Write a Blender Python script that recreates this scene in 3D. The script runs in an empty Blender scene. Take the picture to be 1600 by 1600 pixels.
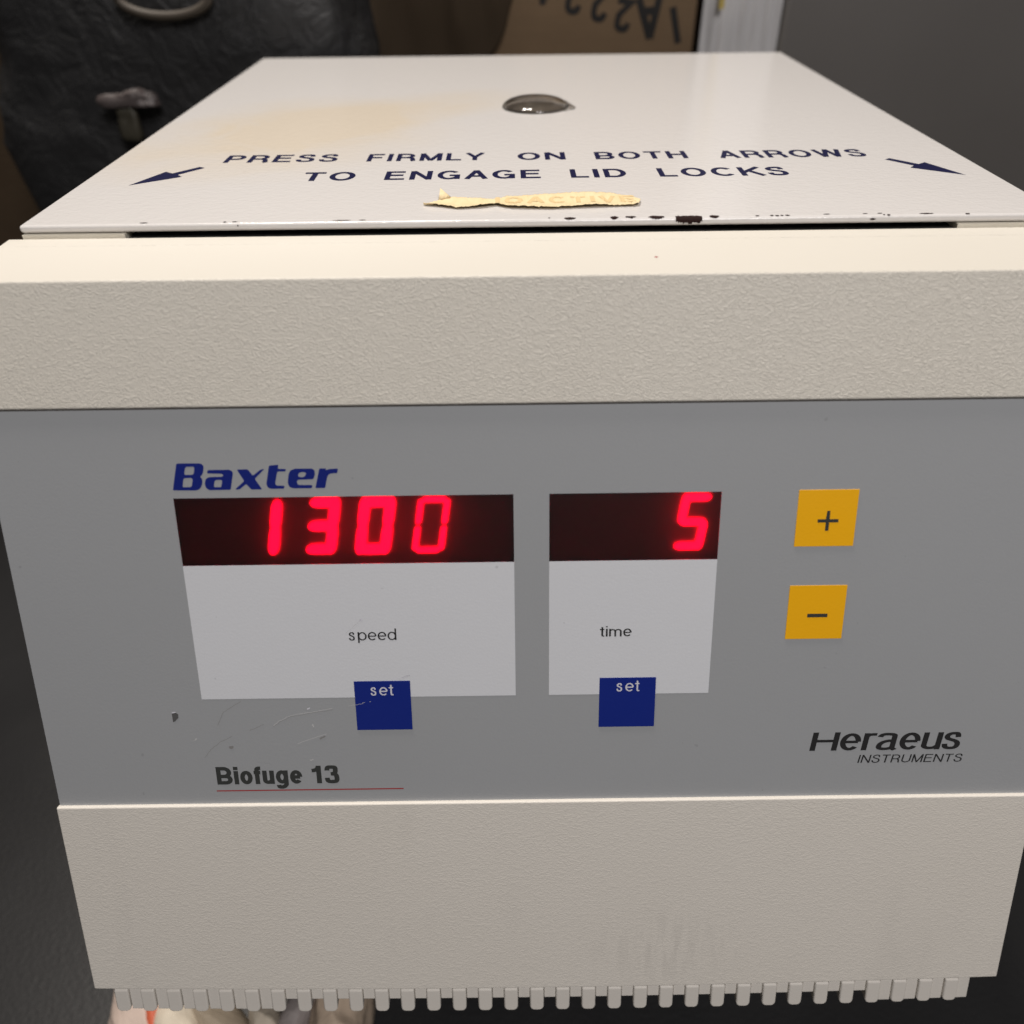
import bpy, bmesh, math, random
from mathutils import Vector, noise
R = math.radians
sc = bpy.context.scene
col = sc.collection
LZ = 1.14                      # world height of the lid's top face; its front edge is y = 0

# ---------------------------------------------------------------- camera
cam = bpy.data.cameras.new('camera')
co = bpy.data.objects.new('camera', cam); col.objects.link(co); sc.camera = co
cam.sensor_width = 36; cam.sensor_fit = 'HORIZONTAL'; cam.lens = 36 * 1202 / 1600
cam.clip_start = 0.01; cam.clip_end = 50
right = Vector((0.99991764, -0.00907837, -0.00907158))
up = Vector((0.01275812, 0.62640751, 0.77939134))
back = -Vector((0.0013931, 0.77944289, -0.62647174))
from mathutils import Matrix
m = Matrix.Identity(4)
for i in range(3):
    m[i][0] = right[i]; m[i][1] = up[i]; m[i][2] = back[i]
m.translation = Vector((-0.0092, -0.2091, 0.0680 + LZ))
co.matrix_world = m
cam.dof.use_dof = True; cam.dof.focus_distance = 0.225; cam.dof.aperture_fstop = 8.5

# ---------------------------------------------------------------- world, lamps, exposure
w = bpy.data.worlds.new('World'); sc.world = w; w.use_nodes = True
w.node_tree.nodes['Background'].inputs[0].default_value = (1.0, 0.93, 0.86, 1)
w.node_tree.nodes['Background'].inputs[1].default_value = 0.055
def area(name, loc, size, power, aim, colr=(1.0, 0.93, 0.86), shape='DISK', size_y=None):
    l = bpy.data.lights.new(name, 'AREA'); l.shape = shape; l.size = size
    if size_y: l.size_y = size_y
    l.energy = power; l.color = colr
    o = bpy.data.objects.new(name, l); col.objects.link(o)
    o.location = Vector(loc) + Vector((0, 0, LZ))
    d = Vector(aim) + Vector((0, 0, LZ)) - o.location
    o.rotation_euler = d.to_track_quat('-Z', 'Y').to_euler()
    return o
area('ceiling_lamp', (-0.34, 0.32, 1.05), 0.13, 8.3, (0, 0.05, 0), (1.0, 0.925, 0.845))
area('ceiling_lamp', (-0.16, 0.34, 1.08), 0.10, 5.8, (0, 0.05, 0), (1.0, 0.925, 0.845))
area('front_fill', (0.30, -0.85, 0.95), 0.55, 11.0, (0, -0.05, -0.1), (1.0, 0.96, 0.945))  # unseen soft fill, added to brighten the machine's front
sc.view_settings.view_transform = 'Standard'; sc.view_settings.look = 'None'
sc.view_settings.exposure = 0.0; sc.view_settings.gamma = 1.0
sc.render.engine = 'CYCLES'
sc.cycles.use_denoising = True
sc.cycles.max_bounces = 10; sc.cycles.transmission_bounces = 8

# ---------------------------------------------------------------- materials
def srgb(r, g, b):
    f = lambda c: (c / 255 / 12.92) if c <= 10 else ((c / 255 + 0.055) / 1.055) ** 2.4
    return (f(r), f(g), f(b), 1)
def mat(name, colr, rough=0.5, spec=0.5, metal=0.0):
    mt = bpy.data.materials.new(name); mt.use_nodes = True
    p = mt.node_tree.nodes['Principled BSDF']
    p.inputs['Base Color'].default_value = (*colr[:3], 1)
    p.inputs['Roughness'].default_value = rough
    p.inputs['Specular IOR Level'].default_value = spec
    p.inputs['Metallic'].default_value = metal
    return mt
class NT:
    def __init__(s, mt): s.t = mt.node_tree; s.p = s.t.nodes['Principled BSDF']
    def n(s, kind, **kw):
        nd = s.t.nodes.new(kind)
        for k, v in kw.items():
            if k.startswith('i_'): nd.inputs[k[2:].replace('_', ' ')].default_value = v
            else: setattr(nd, k, v)
        return nd
    def l(s, a, b): s.t.links.new(a, b)
    def coord(s, scale=(1, 1, 1), rot=(0, 0, 0)):
        tc = s.n('ShaderNodeTexCoord'); mp = s.n('ShaderNodeMapping')
        mp.inputs['Scale'].default_value = scale; mp.inputs['Rotation'].default_value = rot
        s.l(tc.outputs['Object'], mp.inputs['Vector']); return mp.outputs[0]
    def noise(s, vec, scale, detail=2, rough=0.5, dist=0.0):
        nd = s.n('ShaderNodeTexNoise'); nd.inputs['Scale'].default_value = scale
        nd.inputs['Detail'].default_value = detail; nd.inputs['Roughness'].default_value = rough
        nd.inputs['Distortion'].default_value = dist; s.l(vec, nd.inputs['Vector']); return nd.outputs['Fac']
    def math(s, op, a, b=None, c=None):
        nd = s.n('ShaderNodeMath'); nd.operation = op
        for i, v in enumerate((a, b, c)):
            if v is None: continue
            if isinstance(v, (int, float)): nd.inputs[i].default_value = v
            else: s.l(v, nd.inputs[i])
        return nd.outputs[0]
    def ramp(s, fac, stops):
        nd = s.n('ShaderNodeValToRGB'); e = nd.color_ramp.elements
        while len(e) < len(stops): e.new(0.5)
        for q, (p, c) in zip(e, stops): q.position = p; q.color = (*c[:3], 1)
        s.l(fac, nd.inputs[0]); return nd.outputs[0]
    def mix(s, fac, a, b, mode='MIX'):
        nd = s.n('ShaderNodeMix'); nd.data_type = 'RGBA'; nd.blend_type = mode
        for sock, v in ((nd.inputs[0], fac), (nd.inputs[6], a), (nd.inputs[7], b)):
            if isinstance(v, (int, float)): sock.default_value = v
            elif isinstance(v, tuple): sock.default_value = (*v[:3], 1)
            else: s.l(v, sock)
        return nd.outputs[2]
    def bump(s, h, dist, strength=1.0, normal=None):
        nd = s.n('ShaderNodeBump'); nd.inputs['Distance'].default_value = dist
        nd.inputs['Strength'].default_value = strength; s.l(h, nd.inputs['Height'])
        if normal is not None: s.l(normal, nd.inputs['Normal'])
        return nd.outputs[0]

def leather(name, colr, amount, rough=0.5, scale=620, dirt=0.0):
    """moulded plastic with a fine wrinkled grain"""
    mt = mat(name, colr, rough, 0.4); k = NT(mt)
    v = k.coord((0.7, 1.2, 1.2), (0, R(-14), 0))
    w1 = k.noise(v, scale, 2.0, 0.45, 1.1)
    rid = k.math('ABSOLUTE', k.math('SUBTRACT', w1, 0.5))
    w2 = k.noise(v, scale * 1.7, 1.0, 0.5, 0.6)
    h = k.math('ADD', k.math('MULTIPLY', k.math('SMOOTH_MIN', rid, 0.16, 0.08), 4.0), k.math('MULTIPLY', w2, 0.5))
    big = k.noise(k.coord(), 22, 3, 0.55)
    h = k.math('MULTIPLY', h, k.math('ADD', k.math('MULTIPLY', big, 0.8), 0.6))
    ge = k.n('ShaderNodeNewGeometry'); sx = k.n('ShaderNodeSeparateXYZ'); k.l(ge.outputs['True Normal'], sx.inputs[0])
    h = k.math('MULTIPLY', h, k.math('SUBTRACT', 1.0, k.math('MULTIPLY', k.math('GREATER_THAN', sx.outputs[2], 0.95), 0.85)))   # the flat ledge is moulded smooth
    k.l(k.bump(h, amount, 0.9), k.p.inputs['Normal'])
    c = k.mix(k.math('MULTIPLY', k.noise(k.coord(), 14, 4, 0.6), 0.35), colr, tuple(x * y for x, y in zip(colr[:3], (0.88, 0.86, 0.82))))
    if dirt:
        # grey rub mark low on the right of the middle
        sx2 = k.n('ShaderNodeSeparateXYZ'); k.l(k.coord(), sx2.inputs[0])
        def near(o_, c0, w_): return k.math('MAXIMUM', k.math('SUBTRACT', 1.0, k.math('ABSOLUTE', k.math('DIVIDE', k.math('SUBTRACT', o_, c0), w_))), 0.0)
        rub = k.math('MULTIPLY', near(sx2.outputs[0], 0.036, 0.030), near(sx2.outputs[2], -0.189, 0.018))
        rub = k.math('MULTIPLY', rub, k.ramp(k.noise(k.coord((1, .15, .15), (0, R(12), 0)), 520, 3, 0.6), [(0.42, (0, 0, 0)), (0.62, (1, 1, 1))]))
        c = k.mix(k.math('MULTIPLY', rub, 0.22), c, tuple(x * 0.45 for x in colr[:3]))
        vv = k.coord((60, 12, 12))
        sm = k.ramp(k.noise(vv, 1.0, 4, 0.6, 0.4), [(0.58, (0, 0, 0)), (0.78, (1, 1, 1))])
        c = k.mix(k.math('MULTIPLY', sm, dirt), c, tuple(x * 0.6 for x in colr[:3]))
    k.l(c, k.p.inputs['Base Color'])
    return mt

CREAM = (0.675, 0.643, 0.578)
M = {}
M['band'] = leather('cream grained plastic', CREAM, 0.00014, 0.48, 960)
M['lower'] = leather('cream plastic', (0.715, 0.68, 0.625), 0.00006, 0.5, 760, 0.12)
M['rib'] = leather('cream plastic rib', (0.72, 0.685, 0.635), 0.00003, 0.5, 800)
M['shell'] = leather('cream shell', (0.70, 0.66, 0.57), 0.0001, 0.5)

# painted lid: fine orange peel, soft brownish yellow stains towards the back left
mt = mat('white lid enamel', (0.655, 0.635, 0.622), 0.19, 0.5); k = NT(mt); M['lid'] = mt
v = k.coord()
peel = k.math('ADD', k.noise(k.coord((0.7, 1, 1), (0, 0, 0.3)), 520, 2, 0.5, 0.8), k.math('MULTIPLY', k.noise(v, 1300, 1), 0.35))
k.l(k.bump(peel, 0.00013, 0.8), k.p.inputs['Normal'])
sep = k.n('ShaderNodeSeparateXYZ'); k.l(v, sep.inputs[0])
def blob(cx, cy, rx, ry, rot):
    c, s_ = math.cos(rot), math.sin(rot)
    dx = k.math('SUBTRACT', sep.outputs[0], cx); dy = k.math('SUBTRACT', sep.outputs[1], cy)
    u = k.math('DIVIDE', k.math('ADD', k.math('MULTIPLY', dx, c), k.math('MULTIPLY', dy, s_)), rx)
    q = k.math('DIVIDE', k.math('SUBTRACT', k.math('MULTIPLY', dy, c), k.math('MULTIPLY', dx, s_)), ry)
    d = k.math('SQRT', k.math('ADD', k.math('MULTIPLY', u, u), k.math('MULTIPLY', q, q)))
    return k.math('MAXIMUM', k.math('SUBTRACT', 1.0, d), 0.0)
st = k.math('ADD', blob(-0.095, 0.088, 0.075, 0.055, 0.4), k.math('ADD', blob(-0.055, 0.135, 0.075, 0.03, 0.55), blob(-0.085, 0.12, 0.05, 0.05, 0.0)))
st = k.math('MULTIPLY', st, k.math('ADD', k.math('MULTIPLY', k.noise(v, 30, 4, 0.6, 0.8), 1.6), -0.15))
st = k.math('MINIMUM', k.math('MULTIPLY', st, 0.9), 0.6)
c = k.mix(st, (0.655, 0.635, 0.622), (0.68, 0.57, 0.41))
gr = k.ramp(k.noise(v, 90, 3, 0.6), [(0.70, (0, 0, 0)), (0.76, (1, 1, 1))])
c = k.mix(k.math('MULTIPLY', gr, 0.10), c, (0.45, 0.40, 0.34))
k.l(c, k.p.inputs['Base Color'])

def print_mat(name, colr, rough=0.45):
    mt = mat(name, colr, rough, 0.2); k = NT(mt)
    c = k.mix(k.math('MULTIPLY', k.noise(k.coord(), 1500, 2), 0.35), colr, tuple(x * 0.7 + 0.01 for x in colr[:3]))
    k.l(c, k.p.inputs['Base Color']); return mt
def film(name, colr, rough=0.38):
    """printed membrane foil: even colour with the slight haze and specks of a used surface"""
    mt = mat(name, colr, rough, 0.45); k = NT(mt)
    c = k.mix(k.math('MULTIPLY', k.noise(k.coord(), 18, 5, 0.65), 0.45), colr, tuple(x * 0.86 for x in colr[:3]))
    c = k.mix(k.math('MULTIPLY', k.noise(k.coord(), 2600, 1), 0.16), c, tuple(x * 0.7 for x in colr[:3]))
    sp = k.ramp(k.noise(k.coord(), 420, 1, 0.4), [(0.80, (0, 0, 0)), (0.83, (1, 1, 1))])
    c = k.mix(k.math('MULTIPLY', sp, 0.35), c, tuple(x * 0.5 for x in colr[:3]))
    k.l(c, k.p.inputs['Base Color'])
    k.l(k.bump(k.noise(k.coord(), 1500, 2), 0.00003, 0.7), k.p.inputs['Normal'])
    r = k.math('ADD', k.math('MULTIPLY', k.noise(k.coord(), 35, 4, 0.65), 0.25), rough - 0.12)
    k.l(r, k.p.inputs['Roughness'])
    return mt
M['panel'] = film('grey panel foil', (0.372, 0.384, 0.398))
M['white'] = film('pale label foil', (0.73, 0.745, 0.78))
M['blue'] = film('blue key foil', (0.007, 0.022, 0.225))
M['yellow'] = film('amber key foil', (1.0, 0.50, 0.006))
M['ink_blue'] = print_mat('navy ink', (0.006, 0.007, 0.045))
M['logo_blue'] = print_mat('blue ink', (0.008, 0.019, 0.19))
M['ink_black'] = print_mat('black ink', (0.025, 0.025, 0.026))
M['ink_grey'] = print_mat('dark grey ink', (0.045, 0.048, 0.046))
M['ink_white'] = print_mat('white ink', (0.70, 0.70, 0.76))
M['ink_red'] = print_mat('red ink', (0.36, 0.05, 0.05))
M['gasket'] = mat('black rubber', (0.006, 0.006, 0.006), 0.7)
M['chip'] = mat('bare brown primer', (0.022, 0.010, 0.009), 0.6, 0.1)
M['scratch'] = mat('scuffed foil', (0.52, 0.52, 0.52), 0.3)
M['scratch_dark'] = mat('scuffed foil dark', (0.24, 0.235, 0.23), 0.5)
M['well'] = mat('sight well', (0.42, 0.37, 0.32), 0.5)
M['backing'] = mat('display backing', (0.035, 0.008, 0.010), 0.7, 0.2)

mt = mat('clear acrylic', (0.93, 0.90, 0.86), 0.03); mt.node_tree.nodes['Principled BSDF'].inputs['Transmission Weight'].default_value = 1.0
mt.node_tree.nodes['Principled BSDF'].inputs['IOR'].default_value = 1.47; M['acrylic'] = mt
mt = mat('red display filter', (0.64, 0.06, 0.12), 0.50, 0.12); p = mt.node_tree.nodes['Principled BSDF']
p.inputs['Transmission Weight'].default_value = 1.0; p.inputs['IOR'].default_value = 1.38; M['filter'] = mt
def emit(name, colr, s):
    mt = mat(name, (0.3, 0.0, 0.0), 0.5); p = mt.node_tree.nodes['Principled BSDF']
    p.inputs['Emission Color'].default_value = (*colr, 1); p.inputs['Emission Strength'].default_value = s; return mt
M['led'] = emit('lit segment', (1.0, 0.002, 0.075), 7.5)

# ---------------------------------------------------------------- helpers
def tag(o, label=None, cat=None, group=None, kind=None):
    if label: o['label'] = label
    if cat: o['category'] = cat
    if group: o['group'] = group
    if kind: o['kind'] = kind
    return o
def empty(name, loc, label, cat, group=None, kind=None):
    o = bpy.data.objects.new(name, None); o.empty_display_size = 0.05; o.location = loc; col.objects.link(o)
    return tag(o, label, cat, group, kind)
def obj(name, me, m_, parent=None, loc=None, smooth=None):
    me.materials.clear()
    for x in (m_ if isinstance(m_, (list, tuple)) else [m_]): me.materials.append(x)
    me.name = name
    o = bpy.data.objects.new(name, me); col.objects.link(o)
    if parent is not None: o.parent = parent
    if loc is not None: o.location = loc
    if smooth: me.shade_smooth()
    return o
def from_py(verts, faces):
    me = bpy.data.meshes.new('m'); me.from_pydata([tuple(v) for v in verts], [], faces); me.update(); return me
def bm_mesh(bm):
    bmesh.ops.recalc_face_normals(bm, faces=bm.faces)
    me = bpy.data.meshes.new('m'); bm.to_mesh(me); bm.free(); return me
def bevel(o, width, seg=3, angle=40):
    b = o.modifiers.new('bevel', 'BEVEL'); b.width = width; b.segments = seg; b.limit_method = 'ANGLE'; b.angle_limit = R(angle)
    b.harden_normals = True
    for p in o.data.polygons: p.use_smooth = True
    return o
def box_bm(bm, x0, x1, y0, y1, z0, z1):
    v = [bm.verts.new((x, y, z)) for x in (x0, x1) for y in (y0, y1) for z in (z0, z1)]
    for f in ((0, 1, 3, 2), (4, 6, 7, 5), (0, 4, 5, 1), (2, 3, 7, 6), (0, 2, 6, 4), (1, 5, 7, 3)): bm.faces.new([v[i] for i in f])

# machine frame: millimetres, x across, y back from the lid's front edge, z up from the lid's top face
ZB = -222.0
mach = empty('centrifuge', (0, 0, LZ + ZB / 1000), 'white and cream benchtop laboratory centrifuge with grey control panel and lit red digits', 'centrifuge')
ML = (0, 0, -ZB / 1000)        # parts carry mesh coordinates measured from the lid
def mm(x, y, z): return (x / 1000, y / 1000, z / 1000)
T = R(22.26); ST, CT = math.sin(T), math.cos(T)
def pan(u, D, off=0.0):        # point on the sloping front: u across, D down the slope, off outwards
    return mm(u, -30.5 - ST * D - CT * off, -3 - CT * D + ST * off)

# ---- strokes and lettering
def arc(cx, cy, rx, ry, a0, a1, n=14):
    return [(cx + rx * math.cos(R(a0 + (a1 - a0) * i / n)), cy + ry * math.sin(R(a0 + (a1 - a0) * i / n))) for i in range(n + 1)]
def bez(p0, p1, p2, p3, n=10):
    o = []
    for i in range(n + 1):
        t = i / n; a = (1 - t) ** 3; b = 3 * t * (1 - t) ** 2; c_ = 3 * t * t * (1 - t); d = t ** 3
        o.append((a * p0[0] + b * p1[0] + c_ * p2[0] + d * p3[0], a * p0[1] + b * p1[1] + c_ * p2[1] + d * p3[1]))
    return o
def glyph(ch, w, xh=0.72):
    """centre-line strokes (list of (points, closed)) for one letter of cap height 1, and its width"""
    h = w / 2; q = []; A = lambda pts, cl=False: q.append((pts, cl)); t = 1 - h; x = xh; xt = xh - h
    if ch == 'I': A([(h, 0), (h, 1)]); W = w
    elif ch == 'L': A([(h, 1), (h, h), (0.56, h)]); W = 0.56
    elif ch == 'E': A([(0.62, t), (h, t), (h, h), (0.64, h)]); A([(w, 0.53), (0.58, 0.53)]); W = 0.64
    elif ch == 'F': A([(0.59, t), (h, t), (h, 0)]); A([(w, 0.5), (0.53, 0.5)]); W = 0.59
    elif ch == 'H': A([(h, 0), (h, 1)]); A([(0.71 - h, 0), (0.71 - h, 1)]); A([(w, 0.53), (0.71 - w, 0.53)]); W = 0.71
    elif ch == 'T': A([(0, t), (0.64, t)]); A([(0.32, 0), (0.32, 1 - w)]); W = 0.64
    elif ch in 'PRB':
        r = (t - 0.46) / 2; A([(h, 0), (h, 1)])
        A([(w, t)] + arc(0.66 - h - r, 0.46 + r, r, r, 90, -90) + [(w, 0.46)]); W = 0.66
        if ch == 'R': A([(0.40, 0.46)] + bez((0.42, 0.46), (0.58, 0.44), (0.60, 0.30), (0.61, 0.16)) + [(0.62, 0.06), (0.66, 0)]); W = 0.70
        if ch == 'B':
            r2 = (0.46 - h) / 2; A([(0.36, 0.46)] + arc(0.69 - h - r2, h + r2, r2, r2, 90, -90) + [(w, h)]); W = 0.69
    elif ch == 'D': A([(h, 0), (h, 1)]); A([(w, t)] + arc(0.32, 0.5, 0.38 - h, 0.5 - h, 90, -90, 20) + [(w, h)]); W = 0.70
    elif ch == 'O': A(arc(0.39, 0.5, 0.39 - h, 0.51 - h, 0, 360, 32)[:-1], True); W = 0.78
    elif ch == 'C': A(arc(0.39, 0.5, 0.38 - h, 0.51 - h, 42, 318, 26)); W = 0.74
    elif ch == 'G': A(arc(0.39, 0.5, 0.38 - h, 0.51 - h, 42, 335, 26)); A([(0.40, 0.45), (0.74 - h, 0.45), (0.74 - h, 0.02)]); W = 0.76
    elif ch == 'S':
        A(bez((0.60 - h, 0.70), (0.58 - h, 0.95 + h * 0.1), (0.45, t + 0.01), (0.33, t + 0.01)) + bez((0.33, t + 0.01), (0.17, t + 0.01), (h + 0.02, 0.90 - h), (h + 0.02, 0.745))[1:]
          + bez((h + 0.02, 0.745), (h + 0.02, 0.50), (0.64 - h, 0.60), (0.64 - h, 0.29))[1:] + bez((0.64 - h, 0.29), (0.64 - h, 0.10 + h * .4), (0.48, h - 0.01), (0.33, h - 0.01))[1:]
          + bez((0.33, h - 0.01), (0.16, h - 0.01), (h + 0.0, 0.12), (h, 0.32))[1:]); W = 0.64
    elif ch == 'N': A([(h, 0), (h, 1)]); A([(0.71 - h, 0), (0.71 - h, 1)]); A([(h, 0.985), (0.71 - h, 0.015)]); W = 0.71
    elif ch == 'M': A([(h, 0), (h, 1)]); A([(0.82 - h, 0), (0.82 - h, 1)]); A([(h, 0.99), (0.41, 0.02)]); A([(0.82 - h, 0.99), (0.41, 0.02)]); W = 0.82
    elif ch == 'W': A([(h * .6, 1), (0.26, 0)]); A([(0.26, 0), (0.485, 1)]); A([(0.485, 1), (0.71, 0)]); A([(0.71, 0), (0.97 - h * .6, 1)]); W = 0.97
    elif ch == 'V': A([(h * .6, 1), (0.33, 0)]); A([(0.33, 0), (0.66 - h * .6, 1)]); W = 0.66
    elif ch == 'Y': A([(h * .6, 1), (0.34, 0.42)]); A([(0.68 - h * .6, 1), (0.34, 0.42)]); A([(0.34, 0), (0.34, 0.44)]); W = 0.68
    elif ch == 'K': A([(h, 0), (h, 1)]); A([(0.66, 1), (h, 0.36)]); A([(0.29, 0.60), (0.68, 0)]); W = 0.69
    elif ch == 'A': A([(h * .5, 0), (0.34, 1)]); A([(0.68 - h * .5, 0), (0.34, 1)]); A([(0.14, 0.33), (0.54, 0.33)]); W = 0.68
    elif ch == 'U': A([(h, 1), (h, 0.30)] + arc(0.355, 0.30, 0.355 - h, 0.31 - h, 180, 360) + [(0.71 - h, 1)]); W = 0.71
    elif ch == '1': A([(0.30, 0), (0.30, 1)]); A(bez((0.02, 0.73), (0.16, 0.73), (0.26, 0.78), (0.30, 0.95))); W = 0.30 + h
    elif ch == '3':
        A(bez((h, 0.72), (h, 0.95), (0.18, t + .01), (0.28, t + .01)) + bez((0.28, t + .01), (0.43, t + .01), (0.54 - h, 0.90), (0.54 - h, 0.76))[1:] + bez((0.54 - h, 0.76), (0.54 - h, 0.58), (0.40, 0.53), (0.24, 0.53))[1:])
        A(bez((0.30, 0.53), (0.46, 0.53), (0.58 - h, 0.44), (0.58 - h, 0.28)) + bez((0.58 - h, 0.28), (0.58 - h, 0.10), (0.44, h - .01), (0.28, h - .01))[1:] + bez((0.28, h - .01), (0.12, h - .01), (h - .01, 0.12), (h - .01, 0.31))[1:]); W = 0.58
    elif ch == 's':
        k_ = x / 1.0; g_, _ = glyph('S', w / k_)
        q = [([(a * 0.70 * k_ * 1.05, b * k_) for a, b in p_], c_) for p_, c_ in g_]; W = 0.47 * x / 0.72
    elif ch in 'pde':
        rx, ry = 0.27 - h, x / 2 - h + 0.005
        if ch == 'p': A([(h, -0.22), (h, x)]); A(arc(0.28, x / 2, rx, ry, 0, 360, 26)[:-1], True); W = 0.55
        if ch == 'd': A([(0.54 - h, 0), (0.54 - h, 1)]); A(arc(0.27, x / 2, rx, ry, 0, 360, 26)[:-1], True); W = 0.55
        if ch == 'e': A(arc(0.27, x / 2, rx, ry, 0, 318, 24)); A([(h, x / 2), (0.54 - h, x / 2)]); W = 0.54
    elif ch == 'o': A(arc(0.27, x / 2, 0.27 - h, x / 2 - h + 0.005, 0, 360, 26)[:-1], True); W = 0.54
    elif ch == 'g': A([(0.54 - h, x), (0.54 - h, 0.02)] + bez((0.54 - h, 0.02), (0.54 - h, -0.20), (0.08, -0.28), (h, -0.06))); A(arc(0.27, x / 2 + 0.01, 0.27 - h, x / 2 - h, 0, 360, 24)[:-1], True); W = 0.55
    elif ch == 't': A([(0.15, 0.92), (0.15, 0.16)] + bez((0.15, 0.16), (0.15, h - 0.02), (0.2, h), (0.29, h))); A([(0, x - h), (0.28, x - h)]); W = 0.29
    elif ch == 'f': A([(0.14, 0), (0.14, 0.80)] + bez((0.14, 0.80), (0.14, t), (0.2, t), (0.31, t))); A([(0, x - h), (0.29, x - h)]); W = 0.30
    elif ch == 'i': A([(h, 0), (h, x)]); A([(h, 1 - w * 0.95), (h, 1)]); W = w
    elif ch == 'm':
        A([(h, 0), (h, x)]); r = 0.17 - h * 0.2
        A([(h, x - 0.26)] + bez((h, x - 0.22), (h + 0.02, xt), (0.40 - h, xt + 0.03), (0.42 - h * .5, x - 0.22)) + [(0.42 - h * .5, 0)])
        A([(0.42 - h * .5, x - 0.26)] + bez((0.42 - h * .5, x - 0.22), (0.44, xt), (0.80 - 2 * h, xt + 0.03), (0.80 - h, x - 0.22)) + [(0.80 - h, 0)]); W = 0.80
    elif ch == 'u': A([(h, x), (h, 0.22)] + bez((h, 0.22), (h, h - 0.03), (0.46 - h, h - 0.06), (0.51 - h, 0.24))); A([(0.51 - h, 0), (0.51 - h, x)]); W = 0.51
    elif ch == 'r': A([(h, 0), (h, x)]); A([(h, x - 0.24)] + bez((h, x - 0.24), (h, xt), (0.2, xt + .01), (0.33, xt))); W = 0.33
    elif ch == 'a':
        A(bez((0.05, x - 0.22), (0.07, xt + .02), (0.20, xt + .005), (0.25, xt + .005)) + bez((0.25, xt + .005), (0.44, xt), (0.50 - h, x - 0.13), (0.50 - h, x - 0.24))[1:] + [(0.50 - h, 0.10), (0.53 - h * .3, 0)])
        A([(0.49 - h, x * 0.58)] + bez((0.46 - h, x * 0.54), (0.30, x * 0.56), (h, x * 0.50), (h - 0.005, 0.20)) + bez((h - 0.005, 0.20), (h, h), (0.16, h - .01), (0.22, h - .01))[1:] + bez((0.22, h - .01), (0.38, h - .01), (0.50 - h, 0.12), (0.50 - h, 0.26))[1:]); W = 0.54
    elif ch == '2': A(bez((h, 0.70), (h, t), (0.20, t), (0.28, t)) + bez((0.28, t), (0.50, t), (0.56 - h, 0.68), (0.44, 0.50))[1:] + [(h, h), (0.56, h)]); W = 0.56
    else: W = 0.3
    return q, W
def ribbon(pts, w, closed=False):
    """mitred ribbon -> (verts, quads)"""
    P = [pts[0]]
    for p in pts[1:]:
        if math.hypot(p[0] - P[-1][0], p[1] - P[-1][1]) > 1e-5: P.append(p)
    n = len(P); vs = []
    for i in range(n):
        a = P[i - 1] if (i or closed) else None; b = P[(i + 1) % n] if (i < n - 1 or closed) else None
        def nrm(p, q_):
            dx, dy = q_[0] - p[0], q_[1] - p[1]; L_ = math.hypot(dx, dy) or 1; return (-dy / L_, dx / L_)
        if a is None: nx, ny = nrm(P[i], b); s = 1
        elif b is None: nx, ny = nrm(a, P[i]); s = 1
        else:
            n1, n2 = nrm(a, P[i]), nrm(P[i], b); nx, ny = n1[0] + n2[0], n1[1] + n2[1]; L_ = math.hypot(nx, ny) or 1
            nx, ny = nx / L_, ny / L_; s = 1 / max(0.45, nx * n1[0] + ny * n1[1])
        vs += [(P[i][0] + nx * w / 2 * s, P[i][1] + ny * w / 2 * s), (P[i][0] - nx * w / 2 * s, P[i][1] - ny * w / 2 * s)]
    m_ = n if closed else n - 1
    fs = [(2 * i, 2 * i + 1, 2 * ((i + 1) % n) + 1, 2 * ((i + 1) % n)) for i in range(m_)]
    return vs, fs
def text_mesh(txt, x0, x1, base, cap, place, w=0.14, xh=0.72, slant=0.0, gap=0.10, space=0.35, off=0.03, tilt=0.0, tilt_v=0.0):
    """letters scaled to run exactly from x0 to x1; place(u, v, off) puts them on their surface (v up)"""
    gs = []; pen = 0.0
    for i, ch in enumerate(txt):
        if ch == ' ': pen += space - gap; continue
        g, W = glyph(ch, w, xh); gs.append((g, pen)); pen += W + gap
    pen -= gap; sx = (x1 - x0) / pen; V = []; F = []; lay = 0
    for gi, (g, px) in enumerate(gs):
        for si, (pts, cl) in enumerate(g):
            vs, fs = ribbon(pts, w, cl); b = len(V); o_ = off + 0.012 * (si % 4)
            for a, c_ in vs:
                u = x0 + (px + a + slant * c_ / max(sx / cap, 0.01) ) * sx; v_ = c_ * cap
                V.append(place(u, base + v_ + tilt * (u - x0), o_))
            F += [tuple(b + i for i in f) for f in fs]
    return from_py(V, F)
def outline_mesh(loops, place, off=0.03):
    """filled flat outline with holes"""
    cu = bpy.data.curves.new('o', 'CURVE'); cu.dimensions = '2D'; cu.fill_mode = 'FRONT'
    for lp in loops:
        s = cu.splines.new('POLY'); s.points.add(len(lp) - 1); s.use_cyclic_u = True
        for p_, q_ in zip(s.points, lp): p_.co = (q_[0], q_[1], 0, 1)
    o = bpy.data.objects.new('o', cu); col.objects.link(o)
    dg = bpy.context.evaluated_depsgraph_get(); me = bpy.data.meshes.new_from_object(o.evaluated_get(dg))
    bpy.data.objects.remove(o); bpy.data.curves.remove(cu)
    for v_ in me.vertices: v_.co = Vector(place(v_.co.x, v_.co.y, off))
    return me
def onpan(u, v, off): return pan(u, -v, off)          # v = -D
def rect_mesh(place, u0, u1, v0, v1, off, thick=0.0):
    return outline_mesh([[(u0, v0), (u1, v0), (u1, v1), (u0, v1)]], place, off)

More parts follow.
